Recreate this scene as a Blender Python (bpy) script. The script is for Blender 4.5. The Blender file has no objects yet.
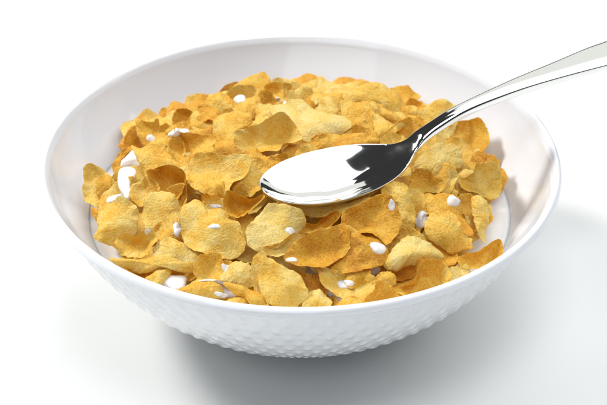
import bpy, math, random
import numpy as np
from mathutils import Vector, Matrix
from mathutils.bvhtree import BVHTree

MM = 0.001
RIM = 68.0            # height of the rim above the table, mm
CAM=dict(pos=(0.00142, -0.61822, 0.45207), pitch=33.2757, lens=112.692)
FLAKES = [
  ((-33.0, 41.6, 64.9), 55, -10, [(-5.5,2.5),(-3.8,4.5),(-0.5,5.9),(2.4,6),(5.1,3.6),(7.4,1),(8.8,-3.2),(5.4,-6.3),(-0.3,-6.6),(-5.1,-4.2),(-8.6,-2.1),(-8,1)], -2, 1,
   'rounded golden cornflake at the left end of the high back edge'),
  ((-39.1, 30.6, 64.7), 60, -20, [(-1.9,5.8),(1.9,2.2),(5.4,-0.8),(5.6,-4.1),(1.1,-4.2),(-3.4,-3.8),(-5.6,-1.4),(-4.6,2.6)], -1, 1,
   'small cornflake wedged below the rounded flake at back left'),
  ((-46.5, 35.3, 62.7), 45, -20, [(-4.3,1.3),(-2.4,4.2),(0.2,4.3),(3.3,2.7),(4.6,0.8),(3.4,-2.8),(1.7,-4.9),(-1.5,-3.9),(-4.9,-1.6)], 1.5, 2,
   'small darker upright flake behind the white milk gap at back left'),
  ((-57.7, 28.6, 60.8), 50, -15, [(-6.8,6.3),(-5,6.4),(-3.7,5.1),(-0.3,4.4),(1.9,5),(2.4,2.3),(5.3,2.2),(7.8,-0.9),(7.3,-5.3),(4.2,-7),(1.1,-5.6),(-3.4,-5.5),(-6,-3.3),(-7.1,2.1)], 2, 1,
   'curled flake with two pointed ears touching the bowl wall at back left'),
  ((-23.1, 45.7, 65.3), 52, 0, [(-7.2,2.2),(-2.9,5.7),(1.3,6.4),(4.8,6.4),(6.2,3.7),(5.8,-1.5),(5.4,-6.9),(1.4,-6.9),(-3.4,-4.7),(-6.7,-1.3)], 2.5, 1,
   'cupped back edge flake with a milky pink hollow'),
  ((-10.3, 54.7, 65.3), 42, 0, [(-4.8,-0),(-3.2,2.5),(0.1,3.7),(3.4,2.2),(4.6,-1.1),(2.6,-3.8),(-1.9,-3.4)], 1.5, 2,
   'small round dark orange flake at the top of the back edge'),
  ((-4.8, 53.6, 64.8), 42, 15, [(-3.3,2.8),(0.4,3.4),(2.5,0.6),(2.2,-3.2),(-1.6,-3.3)], 1, 0,
   'thin pale flake just right of the round orange one at the top'),
  ((-13.5, 35.7, 67.5), 55, 20, [(-4.4,4.9),(-1.4,7),(1.6,5.9),(4,3),(3.5,-2.3),(-0.7,-6.9),(-3.1,-8.8)], 1.5, 2,
   'narrow folded flake standing just below the round orange one'),
  ((8.4, 46.9, 65.1), 58, 0, [(-9.2,1.4),(-4.3,5.1),(-1.5,6.3),(0.6,4.2),(8.3,3.3),(10.2,-0.9),(7.8,-5.4),(1.7,-6.3),(-5.1,-5.4),(-10,-1.8)], -1.5, 1,
   'wide flake with a small peak on the middle of the back edge'),
  ((30.5, 44.3, 65.8), 50, 18, [(-13.7,0.2),(-10.6,3.2),(-6.1,6.9),(-1.3,9.2),(3,9.1),(7.8,6.7),(11.3,2.2),(13.6,-3.3),(11.8,-6.5),(8.4,-7.8),(4.2,-4.8),(-0.3,-2.8),(-3.6,-3.1),(-8.3,-2.5),(-12.5,-3.5)], -3, 1,
   'large arched flake forming the highest point at the back right'),
  ((34.2, 33.3, 67.1), 60, 10, [(-5.6,3.1),(-2.4,3.9),(1.6,1.5),(5.7,-1.7),(5,-3.6),(-0.2,-2.8),(-4.7,-0.5)], -1, 2,
   'thin dark flake sliver tucked under the large arched one'),
  ((23.2, 24.1, 69.9), 62, 5, [(-7.2,7.8),(-2.8,8.9),(1.1,9.4),(4.3,7.9),(5.9,2.4),(6.7,-0.8),(6.3,-8.1),(1.3,-10.6),(-6.6,-10.1),(-7.1,1.3)], -1, 1,
   'upright squarish pale golden flake right of centre near the back'),
  ((36.3, 19.8, 69.1), 62, 10, [(-7.5,5.4),(-2.7,3.5),(0.9,1.3),(4.9,1.4),(7.6,4),(2.5,-1.5),(-0.5,-5.9),(-6.4,-6.9)], -1.5, 1,
   'flake with a long pointed tip aiming at the spoon neck'),
  ((40.3, 17.9, 67.6), 60, 15, [(-6.3,-1.4),(-3.3,2.7),(0.5,5.5),(2.9,6.3),(5.9,2.6),(6.1,-1.9),(2.6,-5.1),(-1.7,-5.7),(-4.9,-4.4)], 2.5, 2,
   'cupped brownish flake directly behind the spoon neck'),
  ((55.5, 38.1, 60.8), 52, 15, [(-9.1,0.2),(-7.4,3.6),(-2.8,7.6),(0.7,9.4),(5,8.6),(6.8,7.2),(8,2.6),(7.6,-1.5),(5.7,-5.8),(2.4,-8.6),(-4.3,-10.7),(-7.6,-6.9)], -1.5, 1,
   'round bumpy flake behind the spoon handle against the white wall'),
  ((-26.1, 13.3, 68.2), 66, -5, [(-7.8,9.3),(-4.2,11.5),(1.3,11.8),(5.6,10.6),(7.5,6.7),(2.8,2.1),(1.3,-1.6),(2.1,-6.3),(5.6,-8.3),(2.9,-12),(-1.8,-10.8),(-6.8,-8.8),(-7.6,-2.2)], -1.5, 1,
   'broad flat flake left of the cupped one with the raised rim'),
  ((3.4, 22.6, 70.6), 68, 0, [(-15.6,6.5),(-10.6,8.5),(-3.7,9.5),(1,7),(7.7,5.5),(15.5,1),(15.8,-5.3),(8.4,-9.2),(-1.8,-10.7),(-6.5,-4.8),(-12.5,0.1)], -2, 0,  # pale tone carries the highlight on this flake
   'large very pale highlighted flake behind the spoon bowl'),
  ((-12.2, 29.4, 68.1), 65, -5, [(-5.2,4.4),(-1.2,5.7),(2.3,4.6),(6.3,0.6),(2.3,-3.1),(-2.9,-5.7),(-5.2,-5.6)], -1, 1,
   'golden flake between the milky hollow and the pale highlighted flake'),
  ((-12.5, 5.4, 72.9), 58, -5, [(-13.1,-0.2),(-10.6,2.7),(-3.8,4),(0.9,7),(5.7,8.3),(9.3,6.6),(12.3,1.5),(12.9,-2.7),(6.4,-5.5),(3.4,-7.5),(-3.3,-7.6),(-7.9,-6.9),(-11.7,-4.6)], 3.5, 1,
   'wide cupped flake with a raised curling rim behind the spoon tip'),
  ((10.2, 4.0, 69.9), 68, 0, [(-10.9,1.8),(-5.9,1.8),(2.6,5.6),(9.2,6.6),(16.9,4.6),(19.9,1.8),(9.1,-2.1),(-6.3,-3),(-12,-6.3),(-17.7,-6.8),(-15.9,-2.1)], -1, 1,
   'long flat flake just behind the back edge of the spoon bowl'),
  ((-12.7, -9.4, 69.8), 60, -5, [(-7.2,3.9),(-1.5,4),(4.2,4.2),(7.6,1),(3.7,-3.5),(-1.6,-5),(-6.1,-2.2)], -1, 1,
   'rough flake touching the spoon tip from behind'),
  ((-42.2, 5.1, 67.8), 56, -15, [(-7.7,3.7),(-5.9,6.9),(-4.6,9.3),(-3.2,6),(0.7,5.9),(4.6,5.3),(9.7,4),(9.3,-0.8),(6.5,-2.1),(4,-3.4),(1.4,-4.2),(-0.2,-7.8),(-1.4,-8.5),(-4.8,-6.2),(-8.2,-3.5),(-8.4,-0.5)], 2, 1,
   'jagged folded flake left of centre with a thin upright spike'),
  ((-54.4, -0.8, 66.6), 60, -18, [(-10.2,7.7),(-7.1,6.5),(-3.5,7.4),(0.8,8.2),(2.7,5.5),(4.4,1.6),(7,-2.4),(11.5,-5.8),(9,-7.6),(3.6,-6.7),(-0.6,-5.9),(-4.2,-7.5),(-6,-4.6),(-7.8,0.6),(-9.5,4.9)], -1.5, 1,
   'triangular flake with a square corner just right of the left milk pool'),
  ((-31.2, -17.0, 70.7), 60, -10, [(-10.6,4.1),(-9.8,6.5),(-7.9,8.1),(-5.4,8.7),(-0.7,8.7),(1.8,7.4),(6.5,7.3),(10.3,6.5),(12.8,4.4),(13.1,0.9),(10.7,-3.5),(6.1,-6),(4.1,-9.2),(-0.8,-10),(-4.9,-9.2),(-8.6,-7.2),(-11.2,-3.1),(-12.2,1.6)], 2, 1,
   'large wavy flake with a deep dished left lobe left of the spoon'),
  ((-49.0, -20.3, 67.9), 50, -10, [(-7.6,4.6),(-4.8,5.8),(-1,6.3),(2.8,5.6),(5.7,3.7),(7.2,0.7),(6.7,-2.8),(4.6,-6.1),(2.3,-7),(-0.6,-5),(-4.3,-3.4),(-6.7,0.1)], 4, 2,
   'deeply cupped orange flake like a small bowl on the left'),
  ((-58.0, -21.1, 64.7), 55, -20, [(-5.6,2.3),(-4.2,4.2),(0.1,4.8),(1,6.3),(3.6,4),(5.7,1.5),(5.8,-0.8),(3.1,-1.3),(0.9,-3.3),(-1.4,-7),(-3.9,-4.8),(-5.5,-1.1)], 1.5, 0,
   'small pinkish flake with a milky face beside the left milk pool'),
  ((-18.4, -17.2, 69.5), 62, 0, [(-4.1,6.9),(-0.4,8.7),(4.2,6.9),(8,3.5),(6.5,-1.7),(4.3,-7.3),(-0.1,-8.5),(-5.4,-6.8),(-7.7,-3.4),(-6.3,1.7)], -1, 1,
   'rough bumpy flake just left of the spoon tip'),
  ((-75.4, -8.4, 58.2), 50, -25, [(-5.2,9.9),(-1.1,9.5),(1.8,6.9),(4.3,3.1),(6.9,-1.9),(8.1,-3.8),(3.1,-3.7),(-0.1,-5.7),(-2,-8.6),(-5.2,-6.2),(-8.2,-1),(-6.3,4.3)], 1.5, 0,
   'leftmost pale rough flake leaning on the bowl wall'),
  ((-68.7, 4.8, 62.3), 55, -20, [(-3.5,-6),(-3.9,-2),(-2.4,1.1),(0.2,4),(4,5.3),(4.7,3.9),(1.3,2),(-1,-0.5),(-1.7,-4.3)], 0, 2,
   'thin curved sliver arching round the left milk pool'),
  ((-76.0, -21.2, 54.8), 55, -20, [(-2.6,3.3),(-0.3,2),(2.3,0.2),(2.8,-2.9),(-0.3,-2.6),(-2.5,-0.1)], -0.5, 2,
   'tiny dark flake peeking out under the leftmost pale flake'),
  ((-67.5, -36.4, 60.9), 50, -15, [(-8.7,-4.4),(-6.8,-0.1),(-6.2,5.3),(-2.9,8.3),(1.5,9.2),(5.5,7.9),(8.4,4.2),(8,-0.9),(6.9,-4.6),(4,-6.8),(0.1,-7.6),(-2.6,-8.2),(-6.7,-6.7)], -3, 1,
   'big domed golden flake at the left below the milk pool'),
  ((-50.5, -39.8, 65.8), 52, -8, [(-6.7,4.5),(-4.7,9),(-0.9,10.3),(3.5,9.3),(6.3,6.3),(6.5,2),(7.1,-1.9),(5.4,-6.4),(2.7,-8.8),(-1,-10.4),(-3.9,-7.4),(-6,-4.1),(-7.3,-0.1)], -2, 0,
   'large pale domed flake left of centre above the small curled one'),
  ((-59.2, -50.3, 61.4), 48, -10, [(-7.4,2.1),(-5.8,3.8),(-2.5,3.7),(-0,2.1),(3.1,3.9),(5.7,4.5),(7.8,2),(7.5,-1.2),(5,-4),(1.9,-5.9),(-2.6,-5.3),(-5.6,-3),(-7.2,-0.2)], 2.5, 1,
   'small kidney shaped flake with a raised rim at the lower left'),
  ((-43.9, -55.5, 61.4), 58, -8, [(-9.3,1.5),(-7.1,4.5),(-2.7,5.4),(1.6,3.8),(6.3,2.3),(9.5,-0.7),(8.7,-3.4),(4.4,-5.4),(0,-4.3),(-4.6,-2),(-8.3,-1.7)], -1.5, 0,
   'pale flat flake in the lower left behind the long curled one'),
  ((-32.1, -49.7, 67.4), 56, -5, [(-11.1,6.2),(-9.6,9.6),(-5.5,12.2),(-3,11.3),(-0.8,8.4),(4.3,8.1),(6.4,4.1),(10,2.7),(12.4,-3.6),(12.3,-7.9),(9,-11.6),(3.9,-12.5),(-2.2,-11),(-6.8,-8.1),(-9.7,-4.8),(-10.7,-0.5),(-10.7,3.4)], -2, 1,
   'very large flat flake left of centre speckled with white milk spots'),
  ((-20.8, -40.1, 71.5), 48, 0, [(-6.7,3),(-5.3,4.6),(-0.9,3.4),(3.5,2.3),(7.1,3.8),(8.2,2.7),(5.3,-0.7),(1.7,-3.7),(-1.6,-5.2),(-4.8,-4.5),(-6.3,-2.2),(-7.1,0.8)], 3.5, 2,
   'cupped reddish flake with a bright lower rim below the spoon tip'),
  ((-31.7, -30.4, 65.7), 55, 0, [(-4.6,2.3),(-0.9,3.1),(4.3,2.3),(4.4,-2.5),(0.4,-3.2),(-3.4,-1.7)], 1, 2,
   'shadowed flake in the hollow above the milk spotted one'),
  ((-51.4, -61.7, 60.1), 38, -12, [(-16.9,6),(-10,4.3),(-4,2.7),(2.9,3),(7.2,0.6),(10.5,-1.6),(16,-2.4),(15.6,-4.5),(12.3,-5.6),(7.4,-4.2),(3,-2.1),(-0.8,-2.1),(-6.4,-2),(-11.6,0.3),(-15.5,3.3)], -2, 1,
   'long curled flake lying along the front left rim'),
  ((-49.0, -62.6, 55.5), 60, -10, [(-13.7,4.7),(-4.7,3.9),(4.4,3.1),(13.5,2.3),(12.3,-2.4),(6.8,-3.5),(-0.1,-4),(-5.8,-2.4),(-11.2,0.9)], 2.5, 2,
   'dark brown hollow flake under the long curled one'),
  ((-50.1, -65.2, 57.2), 55, -10, [(-5.3,-0.8),(-1.5,2.2),(2.5,3.3),(4.6,1.9),(2.7,-1.3),(-1,-4)], -1, 1,
   'small yellow flake stub against the front left rim'),
  ((-8.9, -52.6, 69.9), 54, 0, [(-10.3,-1.9),(-8.9,1.9),(-6.4,4.6),(-4.4,7.3),(-1.9,9.3),(2.4,8.8),(9.8,5),(11.3,1.3),(8.7,-1.3),(6.9,-3.8),(3,-6.3),(-1.3,-8.4),(-6.3,-9.3),(-9.3,-6.8)], -0.6, 0,
   'broad striated flake right below the spoon with one milk drop'),
  ((-6.0, -59.1, 66.4), 52, 5, [(-7.4,-1.8),(-0.5,1.3),(4.2,4.9),(6.4,2.8),(4.1,-1.5),(0.3,-3.9),(-3.7,-4.2)], 2, 1,
   'crescent flake edge under the broad striated one'),
  ((6.3, -47.1, 68.0), 45, 8, [(-7.4,-2.4),(-5,-0.3),(-0.6,-0.5),(2,2.4),(6.9,5.6),(7.8,3.1),(4.5,-1),(0,-3.4),(-3.6,-4.2),(-6.4,-4.5)], 2, 1,
   'curled crescent flake under the middle of the spoon'),
  ((12.6, -39.5, 70.0), 62, 5, [(-13.9,-0.3),(-5.2,0.5),(2.1,2.1),(7.6,3.1),(12.3,5.4),(13.5,2.6),(7.3,-1.9),(2.6,-4.2),(-2.2,-3.9),(-8.8,-3.8),(-12.4,-2.7)], -1, 1,
   'long thin flake directly under the front edge of the spoon'),
  ((6.9, -61.7, 67.9), 50, 8, [(-12.3,-4.9),(-9.9,-0.6),(-6.9,2.6),(-2.5,5.3),(2.8,7.3),(5.6,8.4),(8.1,9),(10.7,6.6),(11.4,3),(10.5,-0.5),(7.9,-3.7),(2.8,-7.5),(-1.5,-8.3),(-7.2,-8.1),(-10.8,-7)], 2, 2,
   'large dished flake with a brown centre in front of the spoon'),
  ((-5.5, -76.3, 62.8), 50, 0, [(-7.7,7.5),(-7.2,9.3),(-3.8,8.2),(-1.4,6.4),(2.9,4.6),(6,2.8),(7.1,-0.5),(8.8,-3),(8.5,-5.9),(5.3,-8.1),(0.4,-9.1),(-3.8,-8.4),(-7.3,-5.2),(-8.7,1)], -1.5, 1,
   'large bright squarish flake at the front centre by the rim'),
  ((-13.7, -73.5, 62.7), 45, -20, [(-1.2,7.5),(1,8.8),(3.2,8.9),(3.9,6.8),(1.3,3.5),(-0.4,-0.6),(-0.3,-6.9),(1.1,-10.9),(-2.9,-10.2),(-3.1,-2.8),(-2.5,3.4)], 1, 1,
   'tall narrow flake edge alongside the bright front flake'),
  ((-21.6, -69.7, 61.5), 56, -5, [(-6.6,-1.3),(-4.8,1.6),(-1.6,4.8),(2.7,5),(5.8,1.1),(6.4,-4.3),(2.2,-4.8),(-3.8,-3.7)], -1.5, 1,
   'golden flake at front left of the tall narrow one'),
  ((-30.8, -66.2, 61.5), 52, -8, [(-6.2,-3.1),(-5.9,3.2),(-3.3,5.2),(1.8,5.5),(4.1,2.3),(6,-2.6),(3.7,-5.1),(-0.6,-5.5)], 1.5, 1,
   'upright flake just above the thin white milk arc'),
  ((-35.1, -74.1, 58.1), 50, -8, [(-8.3,0.1),(-5,1.9),(-0.5,4.1),(3.4,3.7),(7.8,0.3),(7.6,-3),(0.8,-4.1),(-3.8,-2.9)], -2.5, 1,
   'domed yellow flake below the milk arc near the front rim'),
  ((-18.5, -78.5, 58.9), 55, -3, [(-8,4.9),(-3.1,4),(2.4,2.3),(6,0.9),(7.4,-4.9),(2.8,-5.1),(-0.7,-0.9),(-4.5,0.7)], -1.5, 2,
   'bent flake arching down to the rim at the front'),
  ((-21.5, -79.0, 56.3), 55, -3, [(-4.6,-0.2),(-1.5,1.9),(2.8,2.9),(4.5,-2),(-0.8,-2.9)], -1, 1,
   'small yellow corner of a flake at the front rim'),
  ((6.2, -80.2, 57.9), 55, 3, [(-3.9,2.7),(0.3,4.3),(3.5,2.5),(5.6,-0.4),(3.2,-4.1),(-5.2,-4.4),(-4.6,-0.7)], -1, 1,
   'small flake on the front rim right of the bright squarish one'),
  ((17.8, -71.0, 58.4), 62, 5, [(-11.4,6.7),(-5.6,4.9),(1.7,4.8),(5,5),(8.6,1.9),(10.4,0.4),(9.3,-3.2),(5.5,-6.5),(0.5,-5.9),(-2.5,-6),(-6.2,-3.4),(-10.2,-0.4)], 1.5, 1,
   'translucent yellow flake soaking in milk at the front right'),
  ((19.8, -80.8, 56.6), 55, 5, [(-6.3,0.6),(-3.2,2.7),(0.7,2.9),(5,0.5),(6.4,-1.3),(1.5,-2.7),(-4.6,-3)], -1, 1,
   'low flake sliver at the front rim left of the yellow triangle'),
  ((29.0, -78.3, 59.3), 46, 8, [(-6.2,-2.8),(-3.3,0.7),(-2.5,3.7),(-0.8,4.6),(1.7,4.2),(4.7,2),(6.8,-1.4),(2.4,-4.4),(-3.9,-5.4)], 1, 1,
   'bright yellow triangular flake standing at the front rim'),
  ((30.2, -70.5, 59.9), 50, 8, [(-4.4,-1.6),(-2.2,2),(1.3,3.4),(3.9,1.8),(4.1,-1.1),(1.7,-2.8),(-2.6,-2.5)], -1.5, 2,
   'small brown flake behind the yellow triangle'),
  ((21.8, -61.3, 65.4), 54, 8, [(-10.6,-6.9),(-7.3,-2.1),(-4.7,1.9),(-4.1,5.8),(-0.6,7.6),(4.4,7.3),(8.1,6.1),(10.1,2.1),(9.6,-2.5),(4.7,-6),(-4.8,-8.7)], -1.5, 2,
   'brown flake carrying the biggest milk drop right of centre'),
  ((26.1, -48.4, 70.4), 50, 8, [(-10.9,-4),(-10.9,1.3),(-6.1,5.2),(-1.7,8),(2.5,10),(5.7,9.1),(9.3,4.9),(10.5,0.1),(9.1,-5.3),(6.1,-9),(2,-6.8),(-2.8,-5.8),(-7.8,-7.4)], 2, 2,
   "big toasted brown round flake right of the spoon's front edge"),
  ((36.8, -36.3, 68.3), 52, 12, [(-7.8,4.7),(-2.9,10.2),(1.8,10.1),(4.1,5.3),(6.1,-1.5),(5.6,-8.6),(1.6,-10.7),(-0.2,-6),(-2.2,0)], -1.5, 1,
   'rough flake between the toasted round one and the right side'),
  ((53.5, -1.8, 66.8), 56, 12, [(-9.8,-2.8),(-5.5,4.1),(-0.3,7.8),(5.6,8.5),(8,5.5),(9,0.3),(5.7,-3.7),(1.6,-7.2),(-2.2,-7.7),(-7.4,-5.4)], -2.5, 1,
   'knobbly domed flake below the spoon handle'),
  ((62.0, -2.3, 62.5), 50, 25, [(-2.8,1.1),(-1.2,3.3),(1.3,3.6),(3.1,-0),(1.7,-3.5),(-2.4,-3.5)], 1, 0,
   'small pale flake at the right behind the leaf shaped one'),
  ((47.2, -19.0, 67.4), 58, 8, [(-6,1.8),(-3.8,5.3),(0.7,5.3),(3.8,1.7),(6.5,0.3),(6.2,-3.5),(0.9,-3.9),(-2.8,-5.4),(-6.3,-3.2)], 2, 1,
   'wavy flake in the middle right below the knobbly one'),
  ((56.4, -19.3, 67.3), 48, -25, [(-3.3,-1.8),(-0.9,1.5),(2.6,4.9),(3.7,2.5),(0.6,-1.9),(-2.9,-4.8)], 0.5, 0,
   'slender leaf shaped flake standing on the right side'),
  ((68.5, -10.4, 63.0), 50, 15, [(-3.9,2.4),(-2.9,5.5),(0.3,7.5),(3.8,8.2),(6.6,6.1),(8.1,1.1),(8.1,-3.6),(5.7,-6.6),(2.6,-6.5),(-1.9,-5.3),(-5.8,-5.2),(-9,-1.4),(-5.6,0.5)], 2, 1,
   'rightmost rounded flake leaning on the bowl wall'),
  ((67.2, -33.1, 61.7), 42, 30, [(-5.3,6.3),(-3.2,8.1),(-0.4,7.3),(1.9,4.5),(3.2,0.6),(3.8,-4.1),(4.5,-8.8),(0.8,-6.7),(-1.9,-2.6),(-4.2,1.8)], -0.8, 1,
   'narrow vertical flake standing below the rightmost one'),
  ((62.9, -29.5, 60.9), 55, 15, [(-4.8,5.8),(1.5,7.7),(3.5,0.2),(4,-6.2),(0.6,-6.7),(-2,-1.9)], 1.5, 2,  # toasted tone puts the shade of this side into the colour
   'shadowed brown flake left of the narrow vertical one'),
  ((51.4, -32.5, 63.8), 60, 10, [(-11.6,5.2),(-7.9,7.3),(-3.4,8.9),(3.5,7.5),(8.3,3.3),(11.3,-3.4),(12.5,-9.1),(6.9,-8),(0.5,-2.8),(-6.9,-1.8),(-12.6,-0.7)], -1, 1,
   'wide flake behind the smooth round one at the right'),
  ((54.0, -47.6, 65.0), 50, 12, [(-8.8,1.6),(-8.1,4.9),(-5.3,7.7),(-0.1,8.2),(2.7,6.5),(4.3,2.8),(8.6,-2),(9.5,-5),(6.3,-5.7),(2.6,-7.8),(-0.7,-6.4),(-5.3,-4.6),(-7.8,-1.7)], -1.5, 1,
   'smooth golden shield shaped flake at the right'),
  ((41.1, -60.6, 64.4), 52, 10, [(-10.7,-5.6),(-8.2,0.7),(-4.2,5.7),(1.2,6.7),(6.7,4.7),(10.6,1.4),(9.6,-0.6),(5.7,-2.6),(-2.1,-4.3),(-5.9,-6.9)], -4, 0,
   'pale smooth shell shaped flake at the front right'),
  ((43.8, -68.7, 58.5), 50, 12, [(-10,-4.8),(-3.8,-1.4),(-2.6,4.8),(1.9,7.7),(6.3,7.9),(9.5,4.3),(9.1,0.2),(4.5,-4.6),(-3.2,-7.6),(-8.3,-7.2)], 2.5, 1,
   'dished flake under the pale shell one at the front right rim'),
  ((36.9, -63.8, 58.2), 55, 8, [(-3.9,1.4),(-0,2.9),(4.7,2.9),(4.1,-1),(-0.9,-3.3),(-4.5,-2.1)], 1.5, 2,
   'small dark brown flake in the cavity under the pale shell'),
  ((57.7, -61.4, 54.9), 52, 15, [(-4.9,1.5),(-1.1,4.1),(2.6,4.7),(4.8,0.5),(1.9,-3.8),(-3.5,-5.5)], -1, 0,
   'pale flake stub at the right front rim'),
  ((65.0, -53.9, 58.8), 50, 20, [(-8.4,-3),(-4.9,-0.6),(-1,1.5),(3.4,5.7),(5.9,6.9),(7.4,4.3),(7.5,0.5),(3.9,-3.5),(-2.6,-5.9),(-6.8,-5.7)], 2, 1,
   'boat shaped flake farthest right beside the front rim'),
  ((52.3, -52.1, 59.1), 60, 12, [(-6,5.8),(-1.5,3),(4.1,0.4),(5.2,-3.5),(1.6,-5.5),(-1.4,-1.8)], 1, 2,
   'dark flake between the shield and the pale shell'),
]
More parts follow.
